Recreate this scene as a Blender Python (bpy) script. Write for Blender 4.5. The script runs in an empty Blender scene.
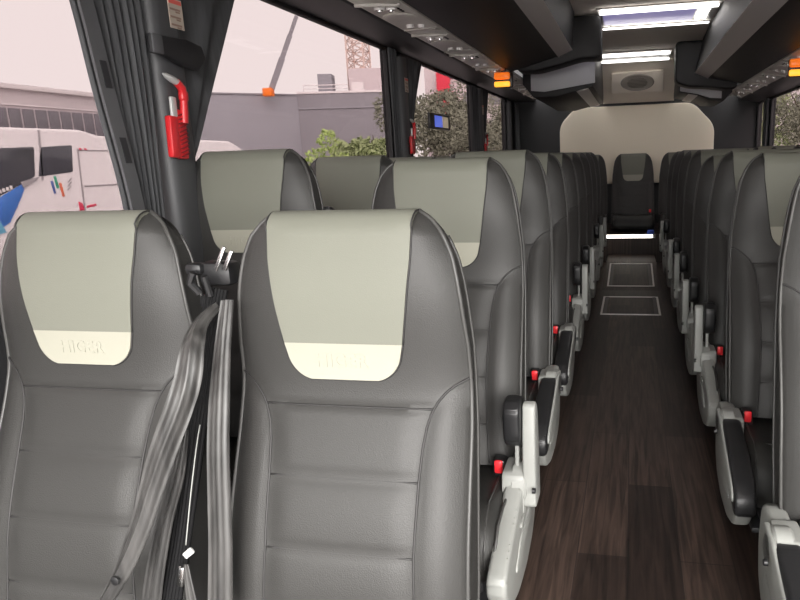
import bpy, bmesh, math, random
from mathutils import Vector, Matrix
random.seed(7)
C = bpy.context.scene.collection
PI = math.pi

# ------------------------------------------------------------------ materials
def mat(name, col, rough=.5, metal=0., bump=0., bscale=200., var=0., vscale=6., spec=.5, emit=0., ecol=None, coat=0.):
    m = bpy.data.materials.new(name); m.use_nodes = True
    nt = m.node_tree; b = nt.nodes['Principled BSDF']
    b.inputs['Base Color'].default_value = (*col, 1)
    b.inputs['Roughness'].default_value = rough
    b.inputs['Metallic'].default_value = metal
    b.inputs['Specular IOR Level'].default_value = spec
    b.inputs['Coat Weight'].default_value = coat
    if emit:
        b.inputs['Emission Color'].default_value = (*(ecol or col), 1)
        b.inputs['Emission Strength'].default_value = emit
    if bump or var:
        tc = nt.nodes.new('ShaderNodeTexCoord')
    if bump:
        n = nt.nodes.new('ShaderNodeTexNoise'); n.inputs['Scale'].default_value = bscale; n.inputs['Detail'].default_value = 4
        nt.links.new(tc.outputs['Object'], n.inputs['Vector'])
        bp = nt.nodes.new('ShaderNodeBump'); bp.inputs['Strength'].default_value = bump; bp.inputs['Distance'].default_value = .002
        nt.links.new(n.outputs['Fac'], bp.inputs['Height']); nt.links.new(bp.outputs['Normal'], b.inputs['Normal'])
    if var:
        n2 = nt.nodes.new('ShaderNodeTexNoise'); n2.inputs['Scale'].default_value = vscale; n2.inputs['Detail'].default_value = 5
        nt.links.new(tc.outputs['Object'], n2.inputs['Vector'])
        mx = nt.nodes.new('ShaderNodeMix'); mx.data_type = 'RGBA'
        mx.inputs['A'].default_value = (*[c*(1-var) for c in col], 1); mx.inputs['B'].default_value = (*[min(1, c*(1+var)) for c in col], 1)
        nt.links.new(n2.outputs['Fac'], mx.inputs['Factor']); nt.links.new(mx.outputs['Result'], b.inputs['Base Color'])
    return m

def stretched(name, c1, c2, scale, rough=.5, bump=.3):
    """fibres / weave along one axis"""
    m = bpy.data.materials.new(name); m.use_nodes = True; nt = m.node_tree; b = nt.nodes['Principled BSDF']
    tc = nt.nodes.new('ShaderNodeTexCoord'); mp = nt.nodes.new('ShaderNodeMapping'); mp.inputs['Scale'].default_value = scale
    n = nt.nodes.new('ShaderNodeTexNoise'); n.inputs['Scale'].default_value = 1; n.inputs['Detail'].default_value = 5
    r = nt.nodes.new('ShaderNodeValToRGB'); r.color_ramp.elements[0].color = (*c1, 1); r.color_ramp.elements[1].color = (*c2, 1)
    r.color_ramp.elements[0].position = .3; r.color_ramp.elements[1].position = .7
    nt.links.new(tc.outputs['Object'], mp.inputs['Vector']); nt.links.new(mp.outputs['Vector'], n.inputs['Vector'])
    nt.links.new(n.outputs['Fac'], r.inputs['Fac']); nt.links.new(r.outputs['Color'], b.inputs['Base Color'])
    b.inputs['Roughness'].default_value = rough
    bp = nt.nodes.new('ShaderNodeBump'); bp.inputs['Strength'].default_value = bump; bp.inputs['Distance'].default_value = .003
    nt.links.new(n.outputs['Fac'], bp.inputs['Height']); nt.links.new(bp.outputs['Normal'], b.inputs['Normal'])
    return m

def wood_floor():
    m = bpy.data.materials.new('dark_wood_planks'); m.use_nodes = True; nt = m.node_tree; b = nt.nodes['Principled BSDF']
    N = nt.nodes.new; L = nt.links.new
    tc = N('ShaderNodeTexCoord'); rot = N('ShaderNodeMapping'); rot.inputs['Rotation'].default_value = (0, 0, PI/2)
    L(tc.outputs['Object'], rot.inputs['Vector'])
    br = N('ShaderNodeTexBrick'); br.inputs['Scale'].default_value = 1
    br.inputs['Brick Width'].default_value = .95; br.inputs['Row Height'].default_value = .16; br.inputs['Mortar Size'].default_value = .0016
    br.inputs['Color1'].default_value = (.019, .0128, .0105, 1); br.inputs['Color2'].default_value = (.050, .0345, .028, 1); br.inputs['Mortar'].default_value = (.016, .012, .011, 1)
    L(rot.outputs['Vector'], br.inputs['Vector'])
    mp = N('ShaderNodeMapping'); mp.inputs['Scale'].default_value = (55, 3.0, 1); L(tc.outputs['Object'], mp.inputs['Vector'])
    n = N('ShaderNodeTexNoise'); n.inputs['Scale'].default_value = 1; n.inputs['Detail'].default_value = 8; n.inputs['Distortion'].default_value = .8
    L(mp.outputs['Vector'], n.inputs['Vector'])
    r = N('ShaderNodeValToRGB'); r.color_ramp.elements[0].color = (.45, .43, .42, 1); r.color_ramp.elements[1].color = (1.75, 1.65, 1.6, 1)
    r.color_ramp.elements[0].position = .32; r.color_ramp.elements[1].position = .72
    L(n.outputs['Fac'], r.inputs['Fac'])
    mx = N('ShaderNodeMix'); mx.data_type = 'RGBA'; mx.blend_type = 'MULTIPLY'; mx.inputs['Factor'].default_value = 1
    L(br.outputs['Color'], mx.inputs['A']); L(r.outputs['Color'], mx.inputs['B']); L(mx.outputs['Result'], b.inputs['Base Color'])
    b.inputs['Roughness'].default_value = .5; b.inputs['Specular IOR Level'].default_value = .35
    bp = N('ShaderNodeBump'); bp.inputs['Strength'].default_value = .12; bp.inputs['Distance'].default_value = .002
    L(n.outputs['Fac'], bp.inputs['Height']); L(bp.outputs['Normal'], b.inputs['Normal'])
    return m

def glass_mat(nm, tint):
    m = bpy.data.materials.new(nm); m.use_nodes = True; nt = m.node_tree; nt.nodes.clear()
    o = nt.nodes.new('ShaderNodeOutputMaterial'); t = nt.nodes.new('ShaderNodeBsdfTransparent'); g = nt.nodes.new('ShaderNodeBsdfGlossy')
    t.inputs['Color'].default_value = (*tint, 1); g.inputs['Roughness'].default_value = .02; g.inputs['Color'].default_value = (1, .95, .95, 1)
    mx = nt.nodes.new('ShaderNodeMixShader'); mx.inputs['Fac'].default_value = .006
    nt.links.new(t.outputs[0], mx.inputs[1]); nt.links.new(g.outputs[0], mx.inputs[2]); nt.links.new(mx.outputs[0], o.inputs['Surface'])
    return m

M = dict(
    leather=mat('charcoal_leather', (.034, .0332, .0318), .45, bump=.35, bscale=420, spec=.34),
    leather_side=mat('charcoal_leather_bolster', (.030, .0295, .028), .45, bump=.3, bscale=420, spec=.3),
    green=mat('sage_grey_leather', (.158, .161, .134), .55, bump=.2, bscale=420, spec=.2),
    beige=mat('cream_leather', (.30, .295, .245), .5, bump=.12, bscale=420, spec=.2),
    piping=mat('dark_piping', (.050, .049, .047), .40, spec=.4),  # grey lightened to carry the bright highlight along the seat edges
    seam=mat('seam_thread', (.022, .021, .021), .6),
    shell=mat('black_moulded_shell', (.02, .02, .021), .45),
    greyplastic=mat('light_grey_plastic', (.27, .275, .26), .42, bump=.1, bscale=900, var=.05),
    blackplastic=mat('black_plastic', (.014, .014, .015), .38, bump=.1, bscale=700),
    red=mat('red_button', (.85, .03, .04), .35, emit=.0),
    redplastic=mat('red_plastic', (.60, .022, .028), .35),
    chrome=mat('chrome', (.8, .8, .8), .18, metal=1),
    steel=mat('brushed_steel', (.60, .60, .59), .35, metal=.3),
    belt=stretched('grey_belt_webbing', (.022, .0215, .021), (.062, .060, .058), (45, 45, 3), .42, .15),
    beltdark=mat('black_belt_webbing', (.006, .006, .0065), .6, bump=.3, bscale=500, spec=.15),
    floor=wood_floor(),
    black=mat('black_trim', (.016, .016, .018), .55, bump=.1, bscale=300),
    darkgrey=mat('charcoal_pillar_cover', (.060, .061, .065), .5, bump=.1, bscale=300),
    rack=mat('black_rack_shell', (.012, .012, .013), .55, bump=.1, bscale=300),
    stripe=mat('grey_rack_strip', (.72, .70, .68), .5),
    service=mat('grey_service_panel', (.80, .78, .73), .42),
    servicelip=mat('pale_service_lip', (.66, .64, .60), .35),
    nozzle=mat('pale_nozzle', (.85, .84, .82), .25),
    ceiling=mat('taupe_ceiling_liner', (.78, .71, .64), .8, bump=.1, bscale=600),
    bulk=mat('taupe_bulkhead', (.85, .77, .68), .7),
    rearpanel=mat('cream_rear_panel', (.86, .78, .64), .7, bump=.1, bscale=400),
    wall=mat('black_side_lining', (.02, .02, .022), .6, bump=.15, bscale=300),
    curtain=stretched('charcoal_curtain', (.042, .043, .047), (.088, .09, .095), (30, 30, 2), .85, .2),
    hem=mat('grey_curtain_hem', (.09, .09, .096), .75, bump=.3, bscale=500),
    slot=mat('dark_slot', (.02, .02, .023), .7),
    glass=glass_mat('tinted_window_glass', (.322, .298, .300)), clear=glass_mat('clear_window_glass', (.95, .96, .95)),
    amber=mat('amber_lens', (1, .22, .02), .3, emit=.55, ecol=(1, .20, .015)),
    amberhot=mat('amber_lens_lit', (1, .5, .05), .3, emit=1.25, ecol=(1, .45, .04)),
    white_light=mat('white_light_strip', (1, 1, 1), .3, emit=5, ecol=(1, .96, .93)),
    violet_light=mat('violet_diffuser', (.4, .36, .6), .3, emit=.42, ecol=(.42, .38, .72)),
    step_light=mat('warm_step_light', (1, .95, .85), .3, emit=5, ecol=(1, .93, .82)),
    blue=mat('blue_enamel', (.05, .14, .8), .4),
    paper=mat('cream_paper', (.5, .43, .36), .6),
    printred=mat('red_print', (.7, .12, .1), .6),
    printbrown=mat('brown_print', (.30, .20, .16), .6),
    hatchline=mat('worn_steel_edge', (.62, .60, .58), .45, metal=.4),
    # outside
    asphalt=mat('pale_asphalt', (.30, .28, .28), .9, var=.15, vscale=2),
    coachwhite=mat('white_coach_paint', (.88, .85, .85), .25, coat=.3),
    coachglass=mat('dark_coach_glass', (.07, .075, .09), .12, spec=.6),
    coachgrey=mat('grey_body_gap', (.40, .38, .39), .5),
    coachblue=mat('blue_swoosh_paint', (.06, .22, .68), .35),
    cyan=mat('cyan_paint', (.16, .52, .75), .35),
    stripegreen=mat('green_paint', (.06, .42, .26), .4),
    stripeblue=mat('navy_paint', (.10, .16, .42), .4),
    stripeorange=mat('orange_paint', (.80, .20, .10), .4),
    stripered=mat('crimson_paint', (.75, .05, .12), .4),
    tyre=mat('tyre_rubber', (.02, .02, .02), .8),
    facade=mat('pale_pink_cladding', (.66, .60, .61), .8, var=.05, vscale=.4),
    facade_top=mat('white_parapet', (.85, .80, .80), .8),
    facade_win=mat('grey_strip_glazing', (.20, .19, .21), .4),
    slate=mat('slate_grey_cladding', (.34, .335, .365), .8, var=.08, vscale=.3),
    slate2=mat('violet_grey_cladding', (.285, .275, .298), .8, var=.08, vscale=.3),
    crane=mat('grey_crane_steel', (.40, .39, .42), .6),
    lattice=mat('faded_orange_lattice', (.72, .56, .50), .7),
    paleblock=mat('pale_block', (.68, .60, .61), .8),
    banner=mat('red_banner_cloth', (.85, .05, .09), .6),
    bark=mat('bark', (.12, .09, .07), .9),
    leaf=mat('green_leaves', (.30, .36, .17), .7, var=.5, vscale=2.2),
    leafdark=mat('dull_green_leaves', (.20, .205, .15), .7, var=.5, vscale=2.2),
    leafbright=mat('bright_hedge_leaves', (.40, .52, .17), .7, var=.4, vscale=2.2),
    reflection_blue=mat('blue_reflection', (.1, .16, .9), .3, emit=.5, ecol=(.12, .2, .95)),  # this and the cream: colour and glow imitate a monitor reflected in the glass
    reflection_cream=mat('cream_reflection', (.75, .65, .5), .3, emit=.2, ecol=(.8, .65, .45)),
)

# ------------------------------------------------------------------ mesh helpers
class MB:
    def __init__(s): s.v = []; s.f = []; s.m = []; s.mats = []
    def add(s, vs, fs, m=0):
        o = len(s.v); s.v += [tuple(p) for p in vs]
        s.f += [tuple(i+o for i in f) for f in fs]; s.m += [m]*len(fs); return s
    def box(s, c, d, bev=0., rot=None, m=0, seg=2):
        bm = bmesh.new(); bmesh.ops.create_cube(bm, size=1)
        for v in bm.verts: v.co = Vector((v.co.x*d[0], v.co.y*d[1], v.co.z*d[2]))
        if bev: bmesh.ops.bevel(bm, geom=list(bm.edges), offset=min(bev, min(d)*.49), segments=seg, affect='EDGES', profile=.5)
        if rot is not None: bm.transform(rot)
        bm.transform(Matrix.Translation(c)); s._bm(bm, m); return s
    def _bm(s, bm, m=0):
        bm.verts.index_update(); bm.normal_update()
        s.add([v.co[:] for v in bm.verts], [[v.index for v in f.verts] for f in bm.faces], m); bm.free()
    def tube(s, pts, r, n=8, m=0, cap=True):
        pts = [Vector(p) for p in pts]; k = len(pts); vs = []; fs = []
        rs = r if isinstance(r, (list, tuple)) else [r]*k
        T = [(pts[min(i+1, k-1)]-pts[max(i-1, 0)]).normalized() for i in range(k)]
        a = Vector((0, 0, 1)) if abs(T[0].z) < .9 else Vector((1, 0, 0))
        nrm = (a-T[0]*a.dot(T[0])).normalized()
        for i in range(k):
            nrm = (nrm-T[i]*nrm.dot(T[i])).normalized(); b = T[i].cross(nrm)
            for j in range(n):
                an = 2*PI*j/n; vs.append(pts[i]+(nrm*math.cos(an)+b*math.sin(an))*rs[i])
        for i in range(k-1):
            for j in range(n): fs.append((i*n+j, i*n+(j+1) % n, (i+1)*n+(j+1) % n, (i+1)*n+j))
        if cap: fs.append(tuple(range(n))[::-1]); fs.append(tuple((k-1)*n+j for j in range(n)))
        return s.add(vs, fs, m)
    def prism(s, poly, axis, a, b, bev=0., m=0, seg=2):
        """polygon extruded along axis between a and b; poly holds the two other coordinates in order"""
        def P(p, t): return {'x': (t, p[0], p[1]), 'y': (p[0], t, p[1]), 'z': (p[0], p[1], t)}[axis]
        bm = bmesh.new(); A = [bm.verts.new(P(p, a)) for p in poly]; B = [bm.verts.new(P(p, b)) for p in poly]; n = len(poly)
        bm.faces.new(A); bm.faces.new(B[::-1])
        for i in range(n): bm.faces.new((A[i], B[i], B[(i+1) % n], A[(i+1) % n]))
        bmesh.ops.recalc_face_normals(bm, faces=list(bm.faces))
        if bev: bmesh.ops.bevel(bm, geom=list(bm.edges), offset=bev, segments=seg, affect='EDGES', profile=.5)
        s._bm(bm, m); return s
    def lathe(s, prof, c=(0, 0, 0), axis='z', n=20, m=0):
        vs = []; fs = []; k = len(prof)
        for (r, h) in prof:
            for j in range(n):
                an = 2*PI*j/n; x, y = r*math.cos(an), r*math.sin(an)
                p = {'z': (x, y, h), 'x': (h, x, y), 'y': (x, h, y)}[axis]
                vs.append((p[0]+c[0], p[1]+c[1], p[2]+c[2]))
        for i in range(k-1):
            for j in range(n): fs.append((i*n+j, i*n+(j+1) % n, (i+1)*n+(j+1) % n, (i+1)*n+j))
        fs.append(tuple(range(n))[::-1]); fs.append(tuple((k-1)*n+j for j in range(n)))
        return s.add(vs, fs, m)
    def build(s, name, mats, parent=None, smooth=None, loc=None):
        me = bpy.data.meshes.new(name); me.from_pydata(s.v, [], s.f)
        if not isinstance(mats, (list, tuple)): mats = [mats]
        for q in mats: me.materials.append(q)
        for p, k in zip(me.polygons, s.m): p.material_index = k
        bm = bmesh.new(); bm.from_mesh(me); bmesh.ops.recalc_face_normals(bm, faces=list(bm.faces)); bm.to_mesh(me); bm.free()
        me.update()
        if smooth is not None: me.shade_smooth() if smooth >= 180 else shade_auto(me, smooth)
        o = bpy.data.objects.new(name, me); C.objects.link(o)
        if parent: o.parent = parent
        if loc: o.location = loc
        return o

def shade_auto(me, ang):
    me.shade_smooth()
    bm = bmesh.new(); bm.from_mesh(me); a = math.radians(ang)
    for e in bm.edges:
        if len(e.link_faces) == 2 and e.calc_face_angle(0) > a: e.smooth = False
    bm.to_mesh(me); bm.free()

def tag(o, label, cat, group=None, kind=None):
    if label: o['label'] = label
    if cat: o['category'] = cat
    if group: o['group'] = group
    if kind: o['kind'] = kind
    return o
def struct(o, label=None):
    o['kind'] = 'structure'
    if label: o['label'] = label
    return o
def thing(name, label, cat, loc=(0, 0, 0), group=None, rz=0):
    o = bpy.data.objects.new(name, None); C.objects.link(o); o.location = loc; o.rotation_euler = (0, 0, rz); o.empty_display_size = .1
    return tag(o, label, cat, group)
def copy_tree(o, parent=None):
    c = o.copy(); C.objects.link(c)
    if parent: c.parent = parent
    for ch in list(o.children): copy_tree(ch, c)
    return c
def lerp(a, b, t): return a+(b-a)*t
def interp(kn, s):
    if s <= kn[0][0]: return kn[0][1]
    for (a, x), (b, y) in zip(kn, kn[1:]):
        if s <= b: return lerp(x, y, (s-a)/(b-a))
    return kn[-1][1]
def smst(a, b, x):
    t = max(0, min(1, (x-a)/(b-a))); return t*t*(3-2*t)
def round_poly(pts, r, n=5):
    out = []; k = len(pts)
    for i in range(k):
        p = Vector(pts[i]); a = Vector(pts[i-1]); b = Vector(pts[(i+1) % k])
        da = (a-p); db = (b-p); rr = min(r, da.length*.48, db.length*.48)
        p0 = p+da.normalized()*rr; p1 = p+db.normalized()*rr
        for j in range(n+1):
            t = j/n; q = p0*(1-t)**2+p*2*t*(1-t)+p1*t*t; out.append((q.x, q.y))
    return out

# ------------------------------------------------------------------ the passenger seat
L = .93
HW = [(0, .150), (.006, .160), (.014, .174), (.026, .190), (.040, .203), (.06, .216), (.09, .229), (.13, .238), (.17, .2445), (.26, .2555), (.42, .262), (.75, .266), (.96, .262)]
HW = [(a, b*(1-.05*min(1, a/.05))) for a, b in HW]
PW = [(0, .149), (.1, .145), (.19, .134), (.261, .123)]
BOL = [(0.325, .246), (0.332, .232), (0.342, .216), (0.355, .201), (0.372, .187), (0.392, .176), (0.420, .167), (0.460, .161), (0.525, .157), (0.665, .154), (0.810, .158), (0.930, .164)]
SEAMS = [.387, .527, .667, .807]
R0 = .046
LT = -.050*(1-R0/.36)**1.4
WC = -.030
def lean(s): return -.050*max(0, 1-s/.36)**1.4
def wfront(s):
    w = WC-R0+lean(s)
    w += -.012*math.exp(-((s-.16)/.10)**2)
    w += .016*math.exp(-((s-.38)/.12)**2)
    w += -.020*math.exp(-((s-.70)/.16)**2)
    return w
def wback(s): return lean(s)+interp([(0, WC+R0), (R0, WC+R0), (.4, .035), (.93, .05)], s)
def front_pt(x, s):
    """front surface point: x across, s down from the top"""
    hw = interp(HW, max(s, 0)); i = min(1, abs(x)/hw)
    w = wfront(s)+.034*i**5+.006*i*i
    if s > .31:
        b = interp(BOL, s); k = smst(.325, .40, s)
        d = abs(x)-b
        w += -.010*k*smst(-.02, .05, d)*(1-smst(hw-b-.05, hw-b+.03, d))
        w += .003*k*math.exp(-(d/.008)**2)
        if d < 0:
            sm = SEAMS+[.947]
            for a, c in zip(sm, sm[1:]):
                if a <= s <= c: w += -.006*math.sin(PI*(s-a)/(c-a))**.6*smst(0, .05, -d)
            for q in SEAMS: w += .004*math.exp(-((s-q)/.006)**2)*smst(0, .012, -d)
    return Vector((x, w, L-s))
def arc_pt(x, a, off=0., rr=R0):
    r = rr+off
    return Vector((x, WC+LT-r*math.cos(a), L-R0+r*math.sin(a)))

NI = 44
def build_backrest():
    mb = MB(); ss = []
    s = L
    while s > .43: ss.append(s); s -= .014
    while s > .36: ss.append(s); s -= .010
    while s > R0+.004: ss.append(s); s -= .012
    ss.append(R0)
    rows = []
    for s in ss:
        hw = interp(HW, s); rows.append([front_pt(lerp(-hw, hw, i/NI), s) for i in range(NI+1)])
    NA = 12
    for k in range(1, NA):
        a = PI*k/NA; s = R0-R0*math.sin(a); hw = interp(HW, s)
        row = []
        for i in range(NI+1):
            x = lerp(-hw, hw, i/NI); t = abs(x)/hw; p = arc_pt(x, a)
            e = t**5
            p.y += (.034*e+.006*t*t)*max(0, math.cos(a)) - .012*e*max(0, -math.cos(a))
            row.append(p)
        rows.append(row)
    nf = len(ss)
    for s in ss[::-1]:
        hw = interp(HW, s)
        rows.append([Vector((lerp(-hw, hw, i/NI), wback(s)-.012*abs(2*i/NI-1)**5, L-s)) for i in range(NI+1)])
    vs = [p for r in rows for p in r]; W = NI+1; n = len(rows); fs = []
    for j in range(n-1):
        for i in range(NI): fs.append((j*W+i, j*W+i+1, (j+1)*W+i+1, (j+1)*W+i))
    for e in (0, NI):
        for j in range(nf-1): fs.append((j*W+e, (j+1)*W+e, (n-2-j)*W+e, (n-1-j)*W+e))
        fs.append(tuple(j*W+e for j in range(nf-1, n-nf+1)))
    fs.append(tuple(range(W))+tuple((n-1)*W+i for i in range(NI, -1, -1)))
    mb.add(vs, fs)
    return mb

def panel_mesh(s_lo, wfun, wrap, off, thick=.004, wl=None):
    """padded panel lying on the front of the backrest; when wrap is set it continues over the top and a little down the back"""
    mb = MB(); rows = []; NP = 22
    s = s_lo; st = []
    s_hi = R0 if wrap else wrap_lo(s_lo)
    n = 26
    for k in range(n+1): st.append(lerp(s_lo, s_hi, k/n))
    for s in st:
        w = wfun(s); rows.append([(x, s) for x in [lerp(-w, w, i/NP) for i in range(NP+1)]])
    pts = [[front_pt(x, s)+Vector((0, -off, 0)) for (x, s) in r] for r in rows]
    if wrap:
        for k in range(1, 13):
            a = PI*k/12; w = wfun(R0-R0*math.sin(a))
            r = []
            for i in range(NP+1):
                x = lerp(-w, w, i/NP); p = arc_pt(x, a, off); p.y += .006*(x/.16)**2*max(0, math.cos(a)); r.append(p)
            pts.append(r)
        for s in (R0+.03, R0+.06):
            w = wfun(s); pts.append([Vector((lerp(-w, w, i/NP), wback(s)+off, L-s)) for i in range(NP+1)])
    n = len(pts); W = NP+1
    vs = [p for r in pts for p in r]; fs = []
    for j in range(n-1):
        for i in range(NP): fs.append((j*W+i, j*W+i+1, (j+1)*W+i+1, (j+1)*W+i))
    # rim going into the leather
    border = [i for i in range(W)]+[j*W+NP for j in range(1, n)]+[(n-1)*W+i for i in range(NP-1, -1, -1)]+[j*W for j in range(n-2, 0, -1)]
    cen = Vector((0, WC, 0)); o = len(vs)
    for b in border:
        p = vs[b]; z = min(p.z, L-R0); d = Vector((p.x, WC+lean(L-z), z))-p
        d.x = 0; d = d.normalized()*(off+.006); vs.append(p+d)
    m = len(border)
    for k in range(m): fs.append((border[k], border[(k+1) % m], o+(k+1) % m, o+k))
    mb.add(vs, fs); return mb
def wrap_lo(s): return .261

def patch_w(s):
    t = (s-.261)/(.334-.261)
    base = lerp(.123, .106, t); r = .045
    d = .334-s
    if d < r: base -= r-math.sqrt(max(0, r*r-(r-d)**2))
    return max(base, .02)

def seam_curves():
    mb = MB()
    for sg in (-1, 1):
        pts = []
        for k in range(60):
            s = lerp(.325, .925, (k/59)**1.4); x = sg*interp(BOL, s); p = front_pt(x, s); p.y -= .0012; pts.append(p)
        mb.tube(pts, .0026, 6)
    for q in SEAMS:
        b = interp(BOL, q)-.002
        mb.tube([front_pt(lerp(-b, b, k/20), q)+Vector((0, -.0008, 0)) for k in range(21)], .0022, 6)
    # stitched rim round the headrest panel
    for sg in (-1, 1):
        pts = [front_pt(sg*(interp(PW, s)+.0015), s)+Vector((0, -.001, 0)) for s in [lerp(.261, R0, k/14) for k in range(15)]]
        pts += [arc_pt(sg*(interp(PW, R0-R0*math.sin(PI*k/12))+.0015), PI*k/12, .001) for k in range(1, 13)]
        mb.tube(pts, .0018, 6)
    pts = [front_pt(-(patch_w(s)+.0015), s)+Vector((0, -.001, 0)) for s in [.261+.0725*k/20 for k in range(21)]]
    pts += [front_pt((patch_w(s)+.0015), s)+Vector((0, -.001, 0)) for s in [.261+.0725*k/20 for k in range(20, -1, -1)]]
    mb.tube(pts, .0018, 6)
    return mb
def edge_piping():
    mb = MB()
    for sg in (-1, 1):
        pts = []
        for k in range(70):
            s = lerp(.925, R0, k/69); hw = interp(HW, s); p = front_pt(sg*hw, s); p.x += sg*.001; pts.append(p)
        for k in range(1, 7):
            a = PI*k/12; s = R0-R0*math.sin(a); p = arc_pt(sg*interp(HW, s), a); p.y += .040*math.cos(a); pts.append(p)
        mb.tube(pts, .0045, 8)
        pts2 = [Vector((sg*(interp(HW, s)+.001), wback(s)-.012, L-s)) for s in [lerp(.925, R0, k/69) for k in range(70)]]
        mb.tube(pts2, .0035, 6)
    return mb

def lettering_mesh():
    cu = bpy.data.curves.new('embossed_lettering', 'FONT'); cu.body = 'HIGER'; cu.size = .036; cu.align_x = 'CENTER'; cu.align_y = 'CENTER'
    cu.space_character = 1.12; cu.extrude = .0006; cu.bevel_depth = .0004; cu.offset = .0006
    ob = bpy.data.objects.new('tmp', cu); C.objects.link(ob)
    bpy.context.view_layer.update(); dg = bpy.context.evaluated_depsgraph_get()
    me = bpy.data.meshes.new_from_object(ob.evaluated_get(dg)); bpy.data.objects.remove(ob)
    for v in me.vertices:
        x, y, z = v.co; s = .296-y
        p = front_pt(x*.98-.004, s); p.y -= .0045+z*1.0; v.co = p
    me.materials.append(M['beige']); return me

def cushion_mesh(depth=.40, h=.15, w=.485):
    mb = MB(); prof = []
    # side profile, y to z: rear to front, waterfall front
    top = [(.03, -.005), (-.05, .0), (-.16, .008), (-.24, .016), (-.285, .015), (-.32, .004), (-.35, -.016), (-.375, -.045), (-.385, -.09), (-.380, -.14), (-.36, -.155)]
    bot = [(-.30, -.16), (-.1, -.16), (.03, -.15)]
    loop = top+bot
    cols = [-1, -.985, -.95, -.88, -.75, -.6, -.3, 0, .3, .6, .75, .88, .95, .985, 1]
    vs = []; fs = []
    cy, cz = -.17, -.08
    for c in cols:
        e = max(0, (abs(c)-.8)/.2); k = 1-.10*e**3
        for (y, z) in loop:
            zz = z+(-.006*(1-abs(c)**2) if abs(c) < .8 else 0)+(.010*math.exp(-((abs(c)-.82)/.12)**2) if z > -.02 else 0)
            vs.append((c*w/2, cy+(y-cy)*k, cz+(zz-cz)*(1-.18*e**3)))
    n = len(loop)
    for a in range(len(cols)-1):
        for j in range(n): fs.append((a*n+j, a*n+(j+1) % n, (a+1)*n+(j+1) % n, (a+1)*n+j))
    fs.append(tuple(range(n))); fs.append(tuple((len(cols)-1)*n+j for j in range(n))[::-1])
    mb.add(vs, fs); return mb
def cushion_seams():
    mb = MB()
    mb.tube([(x, -.268, .017) for x in (-.21, -.1, 0, .1, .21)], .0025, 6)
    for sg in (-1, 1):
        mb.tube([(sg*.205, 0.0, .006), (sg*.208, -.1, .012), (sg*.212, -.2, .021), (sg*.212, -.27, .024), (sg*.216, -.33, .004), (sg*.22, -.378, -.05), (sg*.22, -.386, -.10)], .0028, 6)
        mb.tube([(sg*.247, .0, -.008), (sg*.248, -.15, .002), (sg*.248, -.27, .006), (sg*.247, -.33, -.010), (sg*.246, -.372, -.055), (sg*.246, -.378, -.12)], .004, 6)
    return mb

def mirror_x(mb, sg):
    if sg < 0: return mb
    mb.v = [(-x, y, z) for (x, y, z) in mb.v]; return mb
# aisle hardware is modelled for a seat whose aisle lies at -x, then mirrored for the other side
AX = -.288      # outer face of the side cover, from the seat centre
def side_cover_mesh():
    mb = MB()
    # (y, z) outline of the moulded cover
    out = [(.02, .38), (.04, .28), (.02, .18), (-.04, .125), (-.16, .095), (-.30, .10), (-.42, .14), (-.48, .21), (-.48, .26), (-.40, .295), (-.30, .33), (-.20, .375), (-.12, .395), (-.02, .395)]
    out = round_poly(out, .03, 3)
    mb.prism(out, 'x', AX, AX+.052, bev=.012, seg=3)
    mb.prism(round_poly([(-.08, .26), (-.065, .18), (-.22, .16), (-.36, .195), (-.27, .25)], .03, 3), 'x', AX-.004, AX+.01, bev=.003)
    mb.box((AX-.003, -.24, .285), (.006, .06, .012), .002)
    return mb
HY, HZ = -.16, .36    # armrest hinge
def hinge_mesh():
    mb = MB()
    mb.lathe([(.020, AX-.012), (.050, AX-.010), (.056, AX-.004), (.056, AX+.030), (.050, AX+.036)], (0, HY, HZ), 'x', 24)
    mb.prism(round_poly([(HY+.075, HZ-.09), (HY+.075, HZ+.045), (HY-.05, HZ+.045), (HY-.055, HZ-.09)], .025, 4), 'x', AX-.004, AX+.06, bev=.008)
    return mb
def hinge_cap():
    mb = MB(); mb.lathe([(.036, AX-.020), (.040, AX-.017), (.040, AX-.008)], (0, HY, HZ), 'x', 24); return mb
def arm_mesh(raised):
    mb = MB()
    if raised:
        out = [(HY+.045, HZ-.06), (HY+.045, HZ+.02), (HY+.035, HZ+.14), (HY+.025, HZ+.22), (HY+.0, HZ+.245), (HY-.025, HZ+.24), (HY-.04, HZ+.16), (HY-.045, HZ+.09), (HY-.045, HZ-.06)]
    else:
        out = [(HY+.05, HZ+.05), (HY+.05, HZ-.03), (HY-.06, HZ-.075), (HY-.20, HZ-.09), (HY-.33, HZ-.10), (HY-.36, HZ-.085), (HY-.34, HZ-.05), (HY-.20, HZ-.005), (HY-.04, HZ+.045)]
    mb.prism(round_poly(out, .02, 4), 'x', AX-(.036 if raised else .020), AX-(.000 if raised else .006), bev=.006, seg=3)
    if raised:
        mb.prism(round_poly([(HY+.03, HZ-.02), (HY+.02, HZ+.22), (HY-.005, HZ+.22), (HY-.02, HZ-.02)], .01, 3), 'x', AX+.014, AX+.026, bev=.004)
    return mb
def arm_pad(raised):
    mb = MB()
    if raised:
        out = [(HY+.045, HZ+.11), (HY+.045, HZ+.22), (HY+.02, HZ+.255), (HY-.035, HZ+.255), (HY-.060, HZ+.235), (HY-.058, HZ+.15), (HY-.035, HZ+.12)]
        mb.prism(round_poly(out, .022, 4), 'x', AX-(-.002 if raised else .012), AX+(.050 if raised else .022), bev=.010, seg=3)
    else:
        out = [(HY+.03, HZ+.030), (HY-.06, HZ+.045), (HY-.22, HZ+.015), (HY-.34, HZ-.030), (HY-.385, HZ-.075), (HY-.375, HZ-.130), (HY-.32, HZ-.125), (HY-.2, HZ-.06), (HY-.05, HZ-.03)]
        mb.prism(round_poly(out, .022, 4), 'x', AX-.014, AX+.048, bev=.012, seg=3)
    return mb
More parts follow.
